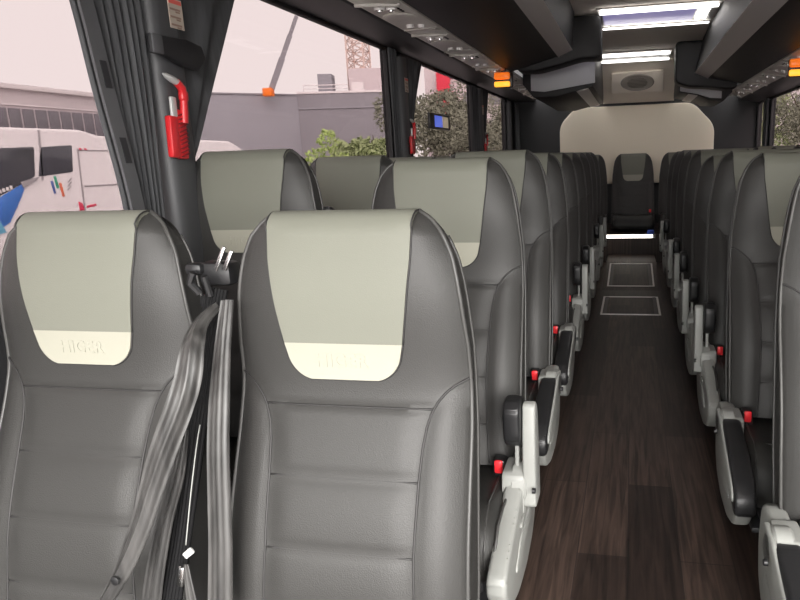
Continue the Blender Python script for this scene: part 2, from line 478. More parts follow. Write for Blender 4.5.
def arm_bolt():
    mb = MB(); mb.lathe([(.006, AX-.038), (.008, AX-.036), (.008, AX-.028)], (0, HY-.06, HZ+.005), 'x', 12); return mb
def buckle_mesh():
    mb = MB(); mb.box((-.205, -.105, .360), (.036, .045, .085), .008); return mb
def buckle_button():
    mb = MB(); mb.box((-.205, -.130, .385), (.024, .012, .040), .005); return mb
def pedestal_mesh(h):
    mb = MB()
    mb.box((0, -.13, h-.03), (.40, .30, .05), .008)
    mb.box((-.14, -.13, (h-.04)/2+.012), (.06, .20, h-.06), .01); mb.box((.14, -.13, (h-.04)/2+.012), (.06, .20, h-.06), .01)
    mb.box((0, -.13, .010), (.40, .28, .020), .006)
    return mb
def belt_guide_mesh():
    mb = MB()
    mb.box((.258, .010, .70), (.030, .05, .06), .008); mb.tube([(.270, -.03, .68), (.284, -.035, .70), (.284, -.03, .735), (.270, -.02, .745)], .007, 8)
    mb.box((.255, -.012, .74), (.028, .028, .030), .008)
    return mb

def ribbon(pts, width, dirs, thick=.0016, nw=8, ridge=.0012, fold=0.):
    """webbing: pts centre line, dirs width direction per point"""
    mb = MB(); k = len(pts)
    P = [Vector(p) for p in pts]; top = []; bot = []
    for i in range(k):
        T = (P[min(i+1, k-1)]-P[max(i-1, 0)]).normalized(); D = Vector(dirs[i] if isinstance(dirs, list) else dirs)
        D = (D-T*D.dot(T)).normalized(); N = T.cross(D)
        wd = width[i] if isinstance(width, list) else width
        for j in range(nw+1):
            u = j/nw-.5; z = ridge*math.cos(u*4*2*PI)+fold*math.cos(u*2*PI)
            c = P[i]+D*(u*wd)+N*z
            top.append(c+N*thick/2); bot.append(c-N*thick/2)
    W = nw+1; o = len(top); vs = top+bot; fs = []
    for i in range(k-1):
        for j in range(nw):
            fs.append((i*W+j, i*W+j+1, (i+1)*W+j+1, (i+1)*W+j)); fs.append((o+i*W+j, o+(i+1)*W+j, o+(i+1)*W+j+1, o+i*W+j+1))
        for j in (0, nw): fs.append((i*W+j, (i+1)*W+j, o+(i+1)*W+j, o+i*W+j))
    for i in (0, k-1): fs.append(tuple(i*W+j for j in range(W))+tuple(o+i*W+j for j in range(W-1, -1, -1)))
    mb.add(vs, fs); return mb
def spline(pts, n=10):
    P = [Vector(p) for p in pts]; out = []
    for i in range(len(P)-1):
        a = P[max(i-1, 0)]; b = P[i]; c = P[i+1]; d = P[min(i+2, len(P)-1)]
        for k in range(n):
            t = k/n; out.append(.5*((2*b)+(c-a)*t+(2*a-5*b+4*c-d)*t*t+(3*b-a-3*c+d)*t**3))
    out.append(P[-1]); return out

# shared meshes, made once
PROTO = {}
def proto(name, mb_or_me, m, smooth=40):
    if isinstance(mb_or_me, MB):
        o = mb_or_me.build(name, m, smooth=smooth); me = o.data; bpy.data.objects.remove(o)
    else: me = mb_or_me
    PROTO[name] = me; return me
me_back = proto('backrest', build_backrest(), M['leather'], 50)
me_panel = proto('headrest_panel', panel_mesh(.261, lambda s: interp(PW, s), True, .0035), M['green'], 60)
me_patch = proto('headrest_patch', panel_mesh(.333, patch_w, False, .0040), M['beige'], 60)
me_seam = proto('stitching', seam_curves(), M['seam'], 180)
me_pipe = proto('piping', edge_piping(), M['piping'], 180)
me_text = lettering_mesh()
me_cush = proto('seat_cushion', cushion_mesh(), M['leather_side'], 60)
me_cseam = proto('cushion_piping', cushion_seams(), M['piping'], 180)
me_guide = {1: proto('belt_guide', belt_guide_mesh(), M['blackplastic'], 40), -1: proto('belt_guide_r', mirror_x(belt_guide_mesh(), 1), M['blackplastic'], 40)}
SIDE = {}
for sg in (-1, 1):      # -1: aisle at -x ; +1: aisle at +x
    SIDE[sg] = dict(cover=proto('c', mirror_x(side_cover_mesh(), sg), M['greyplastic'], 40), hinge=proto('h', mirror_x(hinge_mesh(), sg), M['greyplastic'], 40),
        cap=proto('k', mirror_x(hinge_cap(), sg), M['blackplastic'], 40), bolt=proto('b', mirror_x(arm_bolt(), sg), M['blackplastic'], 40),
        arm={r: proto('a', mirror_x(arm_mesh(r), sg), M['greyplastic'], 40) for r in (True, False)},
        pad={r: proto('p', mirror_x(arm_pad(r), sg), M['blackplastic'], 50) for r in (True, False)},
        buckle=proto('bu', mirror_x(buckle_mesh(), sg), M['blackplastic'], 40), button=proto('bb', mirror_x(buckle_button(), sg), M['red'], 40))
PED = {}
def part(name, me, parent, loc=None, rot=None, label=None):
    o = bpy.data.objects.new(name, me); C.objects.link(o); o.parent = parent
    if loc: o.location = loc
    if rot: o.rotation_euler = rot
    if label: o['label'] = label
    return o
ZC = .34
def seat(x, y, label, group, aisle=0, raised=True, rec=15., dz=0., base_z=0., guide=0, text=False, cush_up=0., hardware=True, foot=True):
    """aisle: -1 aisle at -x, +1 aisle at +x, 0 window seat"""
    t = thing('passenger_seat', label, 'seat', (x, y, base_z), group)
    z = ZC+dz
    b = part('backrest', me_back, t, (0, 0, z), (math.radians(-rec), 0, 0))
    part('headrest_panel', me_panel, b, label='sage grey leather headrest panel'); part('headrest_patch', me_patch, b, label='cream leather patch below the headrest')
    part('stitching', me_seam, b); part('piping', me_pipe, b)
    if text: part('embossed_lettering', me_text, b)
    if guide: part('belt_guide', me_guide[guide], b)
    c = part('seat_cushion', me_cush, t, (0, -.03, z+.005+cush_up)); part('piping', me_cseam, c)
    if foot:
        h = round(z-.145+cush_up, 3)
        if h not in PED: PED[h] = proto('pedestal', pedestal_mesh(h), M['black'], 40)
        part('pedestal', PED[h], t)
    if aisle and hardware:
        S = SIDE[aisle]; zz = (0, 0, dz)
        cv = part('side_cover', S['cover'], t, zz, label='light grey plastic side cover')
        part('hinge_housing', S['hinge'], cv); part('hinge_cap', S['cap'], cv)
        a = part('armrest', S['arm'][raised], t, zz, label='light grey armrest with black pad, '+('folded up' if raised else 'folded down'))
        part('armrest_pad', S['pad'][raised], a, label='black armrest pad'); part('bolt', S['bolt'], a)
    if aisle:
        k = part('buckle', SIDE[aisle]['buckle'], t, (0, 0, dz+cush_up)); part('release_button', SIDE[aisle]['button'], k, label='bright red release button')
    return t

ORD = ['front', 'second', 'third', 'fourth', 'fifth', 'sixth', 'seventh', 'eighth', 'ninth']
PITCH = .745
GL = 'passenger seats left of the aisle'; GR = 'passenger seats right of the aisle'
# left of the aisle
Y1 = 1.09
ARM_L = {1: True, 2: False, 3: False, 4: True, 5: True, 6: False, 7: True, 8: True}
ZL_A = [-.109, -.012, .012, .0, .0, .0, .0, .0, .0]; ZL_W = [-.099, .035, .01, .0, .0, .0, .0, .0, .0]
front_seats = []
for k in range(9):
    y = Y1+PITCH*k
    xa, xw = (-.553, -1.168) if k == 0 else (-.575, -1.235 if k == 1 else -1.20)
    if k == 0:
        la = 'large charcoal leather seat nearest the camera beside the aisle, cream patch with embossed letters'
        lw = 'charcoal leather seat nearest the camera by the left windows, crumpled grey belt hanging on it'
    else:
        st = 'folded up' if ARM_L[k] else 'folded down'
        la = 'charcoal leather aisle seat of the %s row left of the aisle, armrest %s' % (ORD[k], st)
        lw = 'charcoal leather window seat of the %s row under the left windows' % ORD[k]
    y += 0 if k == 0 else .02
    a = seat(xa, y, la, GL, 1, ARM_L.get(k, False), rec=13. if k == 0 else 15., dz=ZL_A[k], guide=-1 if k in (1, 2) else 0, text=k < 2)
    w = seat(xw, y, lw, GL, 0, dz=ZL_W[k], guide=1 if k < 2 else 0, text=k < 2)
    if k == 0: front_seats = [a, w]
# right of the aisle
ARM_R = {0: False, 1: False, 2: True, 3: True, 4: True, 5: True, 6: False, 7: True, 8: True}
YR = 1.62
ZR = [-.02, -.03, -.02, -.045, -.01, -.015, -.01, -.02, 0]
for k in range(8):
    y = YR+PITCH*k
    nm = 'nearest the camera' if k == 0 else 'of the %s row' % ORD[k]
    seat(.602 if k else .622, y, 'charcoal leather aisle seat %s right of the aisle, armrest %s' % (nm, 'folded up' if ARM_R[k] else 'folded down'), GR, -1, ARM_R[k], dz=ZR[k], text=k < 2)
    if k: seat(1.225, y, 'charcoal leather window seat of the %s row under the right windows' % ORD[k], GR, 0, dz=ZR[k]+.01)
# rear bench of five seats on the raised step
YB = 8.28; STEP = .33
for x, lb, ai in ((-1.12, 'rear row seat in the left corner against the cream rear panel', 0), (-.55, 'rear row seat just left of the middle rear seat', 0),
                  (.015, 'middle rear seat facing down the aisle above the lit step', 1), (.58, 'rear row seat just right of the middle rear seat', 0), (1.14, 'rear row seat in the right corner against the cream rear panel', 0)):
    seat(x, YB, 'charcoal leather '+lb, 'seats of the rear row', ai, dz=-.36, base_z=STEP, cush_up=.20, hardware=False, foot=False)

# belts of the two front seats (parts of the seats they are bolted to)
sa, sw = front_seats
def rel(pts, o): return [(p[0]-o.location.x, p[1]-o.location.y, p[2]-o.location.z) for p in pts]
# crumpled belt hanging across the window seat
pa = spline([(-0.825, 1.17, 0.974), (-0.83, 1.12, 0.951), (-0.816, 1.07, 0.919), (-0.814, 1.04, 0.86), (-0.826, 1.02, 0.807), (-0.854, 1.0, 0.735), (-0.882, 0.985, 0.659), (-0.909, 0.97, 0.583), (-0.955, 0.955, 0.492), (-1.008, 0.94, 0.41)], 6)
n = len(pa); dirs = []
for i in range(n):
    t = i/(n-1); a = math.radians(interp([(0, 50), (.12, 30), (.3, 20), (.42, 35), (.7, 5), (1, -20)], t)); dirs.append((math.cos(a), math.sin(a), .1))
wd = [interp([(0, .022), (.12, .034), (.3, .050), (.5, .050), (.85, .045), (1, .030)], i/(n-1)) for i in range(n)]
b1 = ribbon(rel(pa, sw), wd, dirs, nw=16, fold=.006).build('seat_belt', M['belt'], sw, smooth=60)
mb = MB(); e = rel([(-0.954, 0.945, 0.487)], sw)[0]; mb.lathe([(.007, -.003), (.009, -.002), (.009, .002)], e, 'y', 14); mb.build('belt_stud', M['blackplastic'], b1, smooth=40)
pb = spline([(-0.873, 1.09, 0.735), (-0.886, 1.07, 0.657), (-0.917, 1.05, 0.556), (-0.94, 1.03, 0.453), (-0.958, 1.02, 0.367)], 6)
ribbon(rel(pb, sw), [interp([(0, .012), (.3, .030), (1, .040)], i/(len(pb)-1)) for i in range(len(pb))], (1, .35, .1), nw=12, fold=.003).build('seat_belt', M['belt'], sw, smooth=60)
# black guide with a bright clip at the shoulder of the window seat
mb = MB(); q = rel([(-.857, 1.22, 1.030)], sw)[0]
mb.box((q[0]+.01, q[1]+.01, q[2]), (.075, .05, .05), .012); mb.box((q[0]-.03, q[1]-.012, q[2]+.012), (.04, .03, .025), .01)
mb.tube([(q[0]-.012, q[1]-.035, q[2]-.035), (q[0]-.024, q[1]-.045, q[2]-.012), (q[0]-.014, q[1]-.045, q[2]+.010)], .008, 8)
mb.tube([(q[0]+.012, q[1]-.035, q[2]-.040), (q[0]+.010, q[1]-.045, q[2]+.002)], .007, 8)
g = mb.build('shoulder_guide', M['blackplastic'], sw, smooth=40)
mb = MB()
mb.box((q[0]+.040, q[1]-.03, q[2]+.035), (.008, .006, .055), .002, Matrix.Rotation(math.radians(28), 4, 'Y')); mb.box((q[0]+.058, q[1]-.03, q[2]+.032), (.008, .006, .045), .002, Matrix.Rotation(math.radians(28), 4, 'Y'))
mb.build('chrome_clip', M['chrome'], g, smooth=40)
# black vertical straps and posts between the two seats
for xs, yy in ((-.838, 1.17), (-.872, 1.19)):
    p = spline([(xs+.01, yy+.03, 1.0), (xs-.005, yy, .90), (xs-.022, yy-.03, .78), (xs-.035, yy-.07, .64), (xs-.05, yy-.11, .50), (xs-.065, yy-.15, .37), (xs-.07, yy-.18, .28)], 6)
    ribbon(rel(p, sw), .026, (1, .3, .12), nw=8, thick=.004, ridge=.001).build('black_strap', M['beltdark'], sw, smooth=60)
mb = MB(); p = spline([(-.834, 1.085, .75), (-.839, 1.07, .703), (-.844, 1.04, .611), (-.852, 1.02, .524)], 8); mb.tube(rel(p, sw), .0012, 8)
mb.build('buckle_cable', M['greyplastic'], sw, smooth=180)
# broad grey belt hanging along the aisle seat
pc = spline([(-0.792, 1.16, 0.987), (-0.789, 1.12, 0.895), (-0.781, 1.08, 0.806), (-0.776, 1.05, 0.716), (-0.773, 1.03, 0.622), (-0.77, 1.01, 0.527), (-0.773, 0.99, 0.411)], 6)
b3 = ribbon(rel(pc, sa), [interp([(0, .030), (.35, .050), (1, .058)], i/(len(pc)-1)) for i in range(len(pc))], (1, -.10, .08), nw=16, fold=.002).build('seat_belt', M['belt'], sa, smooth=60)
mb = MB(); t_ = rel([(-.836, 1.005, .518)], sw)[0]; mb.box(t_, (.024, .008, .014), .003, Matrix.Rotation(math.radians(-40), 4, 'Y')); mb.build('belt_tongue', M['steel'], b1, smooth=40)
mb = MB(); t_ = rel([(-.856, 1.0, .468)], sw)[0]; mb.box(t_, (.014, .008, .046), .004, Matrix.Rotation(math.radians(12), 4, 'Y')); mb.build('tongue_plate', M['chrome'], b1, smooth=40)
pd = spline([(-.836, .995, .50), (-.832, .99, .46), (-.826, .985, .40), (-.82, .98, .33)], 6)
ribbon(rel(pd, sw), [interp([(0, .010), (1, .034)], i/(len(pd)-1)) for i in range(len(pd))], (1, 0, .1), nw=10).build('seat_belt', M['belt'], sw, smooth=60)

# ------------------------------------------------------------------ the bus body
YF, YE = -1.25, 8.95
mb = MB(); mb.box((0, (YF+YE)/2, -.06), (3.12, YE-YF, .12)); struct(mb.build('floor', M['floor']))
mb = MB(); mb.prism([(6.1, 0), (7.15, .10), (7.68, .10), (7.68, 0)], 'x', -.262, .262); struct(mb.build('trim_1', M['floor']), 'dark wood ramp rising along the aisle to the rear step')
mb = MB(); mb.box((0, (7.70+YE)/2, STEP/2+.0005), (2.9, YE-7.70, STEP-.001), .004); struct(mb.build('trim_2', M['floor']), 'dark wood rear step under the back row')
# ceiling, lower at the rear, and the bulkhead that meets the rear panel
mb = MB(); mb.prism([(YF, 2.40), (6.75, 2.40), (7.3, 2.34), (8.35, 2.29), (8.35, 2.47), (YF, 2.47)], 'x', -1.56, 1.56); struct(mb.build('ceiling', M['ceiling'], smooth=30))
mb = MB(); mb.prism([(8.35, 2.292), (8.42, 2.26), (8.80, 1.90), (8.93, 1.865), (8.93, 2.47), (8.35, 2.47)], 'x', -.37, .51); struct(mb.build('trim_3', M['bulk'], smooth=30), 'taupe bulkhead above the rear panel')
mb = MB(); mb.box((0, YE+.05, 1.2), (3.12, .10, 2.55)); struct(mb.build('wall_back', M['wall']))
out = round_poly([(-.93, .85), (-.93, 1.62), (-.73, 1.83), (.74, 1.835), (1.01, 1.55), (1.01, .85)], .10, 6)
mb = MB(); mb.prism(out, 'y', 8.90, 8.95, bev=.012); struct(mb.build('trim_4', M['rearpanel'], smooth=40), 'cream padded panel with cut corners on the rear wall')

SILL = .93
def side_wall(sg, top, spans, name, wn):
    """spans: window openings (y0, y1)"""
    X = 1.53; mb = MB()
    mb.box((sg*(X+.02), (YF+YE)/2, SILL/2), (.04, YE-YF, SILL))
    mb.box((sg*(X+.02), (YF+YE)/2, (top+2.47)/2), (.04, YE-YF, 2.47-top))
    y = YF
    for a, b in spans+[(YE, YE)]:
        if a-y > .01: mb.box((sg*(X+.02), (a+y)/2, (SILL+top)/2), (.04, a-y, top-SILL))
        y = b
    mb.box((sg*(X+.01), (YF+YE)/2, SILL-.03), (.03, YE-YF-.02, .05), .01)
    struct(mb.build(name, M['wall'], smooth=30))
    for a, b in spans:
        fr = MB(); r = .022
        for (c, d) in (((sg*X, (a+b)/2, top-r/2), (.03, b-a, r)), ((sg*X, (a+b)/2, SILL+r/2), (.03, b-a, r)), ((sg*X, a+r/2, (SILL+top)/2), (.03, r, top-SILL)), ((sg*X, b-r/2, (SILL+top)/2), (.03, r, top-SILL))):
            fr.box(c, d, .004)
        w = struct(fr.build('window_%d' % wn, M['black'], smooth=30)); wn += 1
        g = MB(); g.box((sg*(X+.02), (a+b)/2, (SILL+top)/2), (.006, b-a-.002, top-SILL-.002)); g.build('pane', M['clear'] if a < -1 else M['glass'], w, smooth=None)
    return wn
LW = [(-1.15, -.15), (.05, 1.86), (2.02, 4.18), (4.40, 6.46), (6.66, 8.20), (8.32, 8.64)]
wn = side_wall(-1, 1.945, LW, 'wall_left', 1)
side_wall(1, 1.80, [(-1.15, .35), (.6, 1.5), (1.9, 3.9), (4.3, 6.2), (6.45, 8.10), (8.38, 8.90)], 'wall_right', wn)
mb = MB(); mb.prism([(-1.53, 1.943), (-1.25, 1.937), (-1.235, 1.955), (-1.235, 2.02), (-1.53, 2.10)], 'y', YF+.02, YE-.02, bev=.006); struct(mb.build('trim_5', M['darkgrey'], smooth=30), 'dark header above the left windows')
mb = MB(); mb.prism([(1.53, 1.797), (1.29, 1.835), (1.275, 1.85), (1.275, 1.93), (1.53, 2.0)], 'y', YF+.02, YE-.02, bev=.006); struct(mb.build('trim_6', M['darkgrey'], smooth=30), 'dark header above the right windows')

# pillars
def pillar(y, w, n, sg=-1, X=1.40, top=1.89):
    mb = MB(); mb.prism(round_poly([(sg*1.528, y-w/2), (sg*X, y-w/2+.02), (sg*X, y+w/2-.02), (sg*1.528, y+w/2)], .035, 5), 'z', SILL-.02, top); return struct(mb.build('trim_%d' % n, M['darkgrey'], smooth=40), 'dark pillar cover between side windows')
pillar(1.93, .17, 7); pillar(4.27, .15, 8, -1, 1.44); pillar(6.56, .16, 9, -1, 1.44); pillar(8.26, .10, 10, -1, 1.45)
for y, w, n in ((1.7, .2, 11), (4.1, .2, 12), (6.32, .2, 13), (8.24, .16, 14)): pillar(y, w, n, 1, 1.47, 1.79)

# ------------------------------------------------------------------ curtains
def curtain(name, label, X, levels, pleats, amp, side=-1, hem=None, group=None):
    """levels: (z, y0, y1) from top to bottom"""
    zs = [l[0] for l in levels]; n = 40; cols = pleats*8
    t = None; mb = MB(); rows = []
    kn0 = sorted([(l[0], l[1]) for l in levels]); kn1 = sorted([(l[0], l[2]) for l in levels])
    pts0 = spline([(z, y, 0) for z, y in kn0], 8); pts1 = spline([(z, y, 0) for z, y in kn1], 8)
    k0 = [(p.x, p.y) for p in pts0]; k1 = [(p.x, p.y) for p in pts1]
    def ends(z): return interp(k0, z), interp(k1, z)
    for j in range(n+1):
        z = lerp(zs[0], zs[-1], j/n); a, b = ends(z); r = []
        for i in range(cols+1):
            u = i/cols; ph = u*pleats*2*PI+.5*math.sin(3*u*PI)
            r.append((X-side*0+amp*math.sin(ph)*(.75+.25*math.sin(5*u+z*3)), lerp(a, b, u), z))
        rows.append(r)
    W = cols+1; vs = [p for r in rows for p in r]; o = len(vs)
    vs += [(p[0]+side*.004, p[1], p[2]) for p in vs]
    fs = []
    for j in range(n):
        for i in range(cols):
            q = (j*W+i, j*W+i+1, (j+1)*W+i+1, (j+1)*W+i); fs.append(q); fs.append(tuple(o+k for k in q[::-1]))
        for i in (0, cols): fs.append((j*W+i, (j+1)*W+i, o+(j+1)*W+i, o+j*W+i))
    for j in (0, n):
        for i in range(cols): fs.append((j*W+i, j*W+i+1, o+j*W+i+1, o+j*W+i))
    mb.add(vs, fs)
    th = mb.build(name, M['curtain'], smooth=60); tag(th, label, 'curtain', group)
    if hem:
        hb = MB(); hv = []
        for j in range(n+1):
            z = lerp(zs[0], zs[-1], j/n); a, b = ends(z); w = .045
            hv.append(((X+.030, a-.004, z), (X+.030, a+w, z), (X+.022, a+w, z), (X+.022, a-.004, z)))
        vv = [p for r in hv for p in r]; ff = []
        for j in range(n):
            for i in range(4): ff.append((j*4+i, j*4+(i+1) % 4, (j+1)*4+(i+1) % 4, (j+1)*4+i))
        ff.append((0, 1, 2, 3)); ff.append((n*4, n*4+1, n*4+2, n*4+3))
        hb.add(vv, ff); h = hb.build('hem_band', M['hem'], th, smooth=30)
        for z in hem:
            a, b = ends(z); a2, _ = ends(z-.05)
            sb = MB(); vs = []
            for zz in (z+.035, z-.035):
                aa = ends(zz)[0]
                vs += [(X+.0305, aa+.012, zz), (X+.0305, aa+.034, zz), (X+.033, aa+.034, zz), (X+.033, aa+.012, zz)]
            sb.add(vs, [(0, 1, 2, 3), (4, 5, 6, 7), (0, 1, 5, 4), (1, 2, 6, 5), (2, 3, 7, 6), (3, 0, 4, 7)]); sb.build('hem_slot', M['slot'], h)
    return th
GC = 'gathered window curtains'
c1 = curtain('window_curtain', 'large gathered charcoal curtain with slotted hem at the nearest left pillar', -1.425, [(1.90, 1.52, 1.86), (1.70, 1.58, 1.86), (1.45, 1.615, 1.85), (1.20, 1.655, 1.83), (1.0, 1.67, 1.82)], 9, .013, hem=(1.50, 1.30), group=GC)
c2 = curtain('window_curtain', 'smooth swept charcoal curtain behind the red safety hammer', -1.440, [(1.885, 1.99, 2.40), (1.70, 1.98, 2.29), (1.52, 1.97, 2.18), (1.32, 1.95, 2.06), (1.2, 1.93, 1.985), (1.0, 1.92, 1.96)], 2, .010, group=GC)
curtain('window_curtain', 'charcoal curtain gathered before the second left pillar', -1.46, [(1.92, 4.04, 4.18), (1.5, 4.05, 4.18), (1.0, 4.05, 4.18)], 4, .014, group=GC)
curtain('window_curtain', 'charcoal curtain swept behind the second left pillar', -1.465, [(1.905, 4.36, 4.72), (1.6, 4.36, 4.52), (1.3, 4.36, 4.41), (1.0, 4.36, 4.40)], 3, .010, group=GC)
curtain('window_curtain', 'charcoal curtain gathered before the third left pillar', -1.46, [(1.90, 6.20, 6.47), (1.4, 6.22, 6.47), (1.0, 6.22, 6.47)], 4, .014, group=GC)
curtain('window_curtain', 'charcoal curtain swept behind the third left pillar', -1.465, [(1.905, 6.65, 6.98), (1.5, 6.65, 6.80), (1.3, 6.65, 6.70), (1.0, 6.65, 6.69)], 3, .010, group=GC)
curtain('window_curtain', 'charcoal curtain beside the last left window in the rear corner', -1.46, [(1.90, 8.62, 8.88), (1.4, 8.63, 8.88), (1.0, 8.63, 8.88)], 4, .014, group=GC)
curtain('window_curtain', 'charcoal curtain on the pillar between the two rearmost right windows', 1.47, [(1.78, 8.04, 8.15), (1.4, 8.06, 8.15), (1.0, 8.06, 8.15)], 3, .012, side=1, group=GC)

# tie strap round the first pillar
t = thing('curtain_tieback', 'black strap tied round the nearest curtain and pillar', 'tieback', (-1.40, 1.93, 1.60))
mb = MB(); mb.prism([(-.13, -.022), (-.13, .034), (-.06, .034), (.03, .040), (.11, .030), (.125, -.01), (.08, -.050), (.0, -.042), (-.07, -.022)], 'x', .012, .030, bev=.006); mb.build('strap', M['black'], t, smooth=30)
mb = MB(); mb.box((.028, -.105, .006), (.012, .045, .056), .004); mb.build('fastener', M['hem'], t, smooth=30, )
# red glass breaking hammer
def hammer(x, y, z, s, label, rz=0., tilt=0.):
    t = thing('safety_hammer', label, 'hammer', (x, y, z), 'safety hammers on the left pillars'); t.scale = (s, s, s); t.rotation_euler = (tilt, 0, rz)
    mb = MB(); mb.box((.012, -.022, -.065), (.022, .036, .125), .006); mb.box((.010, .018, -.055), (.018, .046, .15), .006)
    h = mb.build('holder', M['redplastic'], t, smooth=40)
    rb = MB()
    for k in range(11): rb.box((.021, .020, -.118+.0125*k), (.006, .040, .0045), .0015, Matrix.Rotation(math.radians(20), 4, 'X'))
    rb.build('holder_ribs', mat_dark_red, h, smooth=40)
    hb = MB(); hb.tube([(.022, .026, -.02), (.024, .030, .055), (.024, .026, .085), (.024, .004, .100)], [.012, .012, .013, .012], 10); hb.box((.024, .030, .062), (.022, .030, .036), .008)
    hm = hb.build('hammer', M['redplastic'], t, smooth=50)
    sb = MB(); sb.tube([(.024, .010, .098), (.024, -.018, .106), (.024, -.042, .112), (.024, -.056, .116)], [.010, .011, .008, .002], 12); sb.build('steel_head', M['steel'], hm, smooth=50)
    gb = MB(); gb.box((.016, -.012, .025), (.010, .026, .06), .004); gb.build('mount_plate', M['steel'], t, smooth=40)
mat_dark_red = mat('dark_red_ribs', (.22, .012, .016), .5)
hammer(-1.398, 1.885, 1.405, 1.0, 'red emergency hammer in its ribbed holder on the nearest left pillar', tilt=math.radians(-3))
hammer(-1.435, 4.29, 1.40, .9, 'red emergency hammer on the second left pillar')
hammer(-1.435, 6.58, 1.38, .9, 'red emergency hammer on the third left pillar')
# stickers above the hammers
def sticker(x, y, z, label):
    t = tag(bpy.data.objects.new('instruction_sticker', None), label, 'sticker', 'instruction stickers on the left pillars'); C.objects.link(t); t.location = (x, y, z)
    mb = MB(); mb.box((0, 0, 0), (.002, .066, .088), .0006); mb.build('paper', M['paper'], t)
    mb = MB(); mb.box((.0015, 0, .034), (.001, .058, .012)); mb.build('red_heading', M['printred'], t)
    for k in range(3):
        mb = MB(); mb.box((.0015, -.004, .012-.023*k), (.001, .050, .006)); mb.box((.0015, .008, .005-.023*k), (.001, .02, .005)); mb.build('pictogram_row', M['printbrown'], t)
sticker(-1.397, 1.965, 1.715, 'small cream and red instruction sticker above the nearest hammer')
sticker(-1.438, 4.28, 1.72, 'small cream instruction sticker above the hammer on the second left pillar')
sticker(-1.438, 6.57, 1.70, 'small cream instruction sticker above the hammer on the third left pillar')

# ------------------------------------------------------------------ luggage racks
def rack(label, poly, stripe, y0, y1, cap=None, capy=None, front=None):
    t = thing('luggage_rack', label, 'luggage rack', (0, 0, 0), 'overhead luggage racks')
    mb = MB(); mb.prism(poly, 'y', y0, y1, bev=.006); mb.build('rack_body', M['rack'], t, smooth=35)
    (a, b) = stripe; n = Vector((b[1]-a[1], -(b[0]-a[0]))).normalized()
    if n.y > 0: n = -n
    A = Vector(a); B = Vector(b)
    mb = MB(); mb.prism([A+n*.001, B+n*.001, B+n*.008, A+n*.008], 'y', y0+.01, y1-.005, bev=.002); mb.build('grey_strip', M['stripe'], t, smooth=35, )
    if cap:
        mb = MB(); mb.prism(round_poly(cap, .05, 6), 'y', capy[0], capy[1], bev=.02, seg=3); mb.build('end_cap', M['rack'], t, smooth=40)
    if front:
        mb = MB(); mb.prism(front, 'y', y0-.012, y0-.001, bev=.003); mb.build('front_panel', mat_front, t, smooth=30)
    return t
mat_front = mat('blue_grey_rack_front', (.48, .49, .51), .45)
rack('long black rack above the left seats with a grey strip and rounded end', [(-1.03, 1.952), (-.62, 2.056), (-.50, 2.107), (-.478, 2.397), (-1.03, 2.397)], ((-.62, 2.056), (-.50, 2.107)), YF+.03, 5.86,
     [(-.262, 2.37), (-.258, 2.025), (-.43, 2.03), (-.62, 1.985), (-.80, 1.95), (-.98, 1.955), (-.98, 2.37)], (5.87, 6.12))
rack('short lower black rack in the rear left corner with blue grey front', [(-.36, 1.865), (-.72, 1.785), (-.93, 1.79), (-1.03, 1.91), (-1.03, 2.284), (-.36, 2.284)], ((-.52, 1.828), (-.41, 1.853)), 6.52, 8.78,
     front=[(-.345, 1.895), (-.82, 1.835), (-.95, 1.85), (-.95, 2.10), (-.345, 2.10)])
rack('long black rack above the right seats with a grey strip and rounded end', [(1.08, 1.887), (.75, 1.96), (.62, 2.02), (.70, 2.397), (1.08, 2.397)], ((.75, 1.96), (.62, 2.02)), YF+.03, 7.30,
     [(.425, 2.33), (.43, 1.93), (.56, 1.885), (.75, 1.87), (.95, 1.84), (1.04, 1.85), (1.04, 2.33)], (7.31, 7.56))
rack('short lower black rack in the rear right corner with blue grey front', [(.50, 1.875), (.70, 1.835), (.82, 1.775), (.97, 1.76), (1.06, 1.85), (1.06, 2.284), (.50, 2.284)], ((.60, 1.855), (.70, 1.835)), 7.82, 8.78,
     front=[(.51, 1.885), (.70, 1.845), (.83, 1.80), (.95, 1.79), (.95, 2.08), (.51, 2.08)])

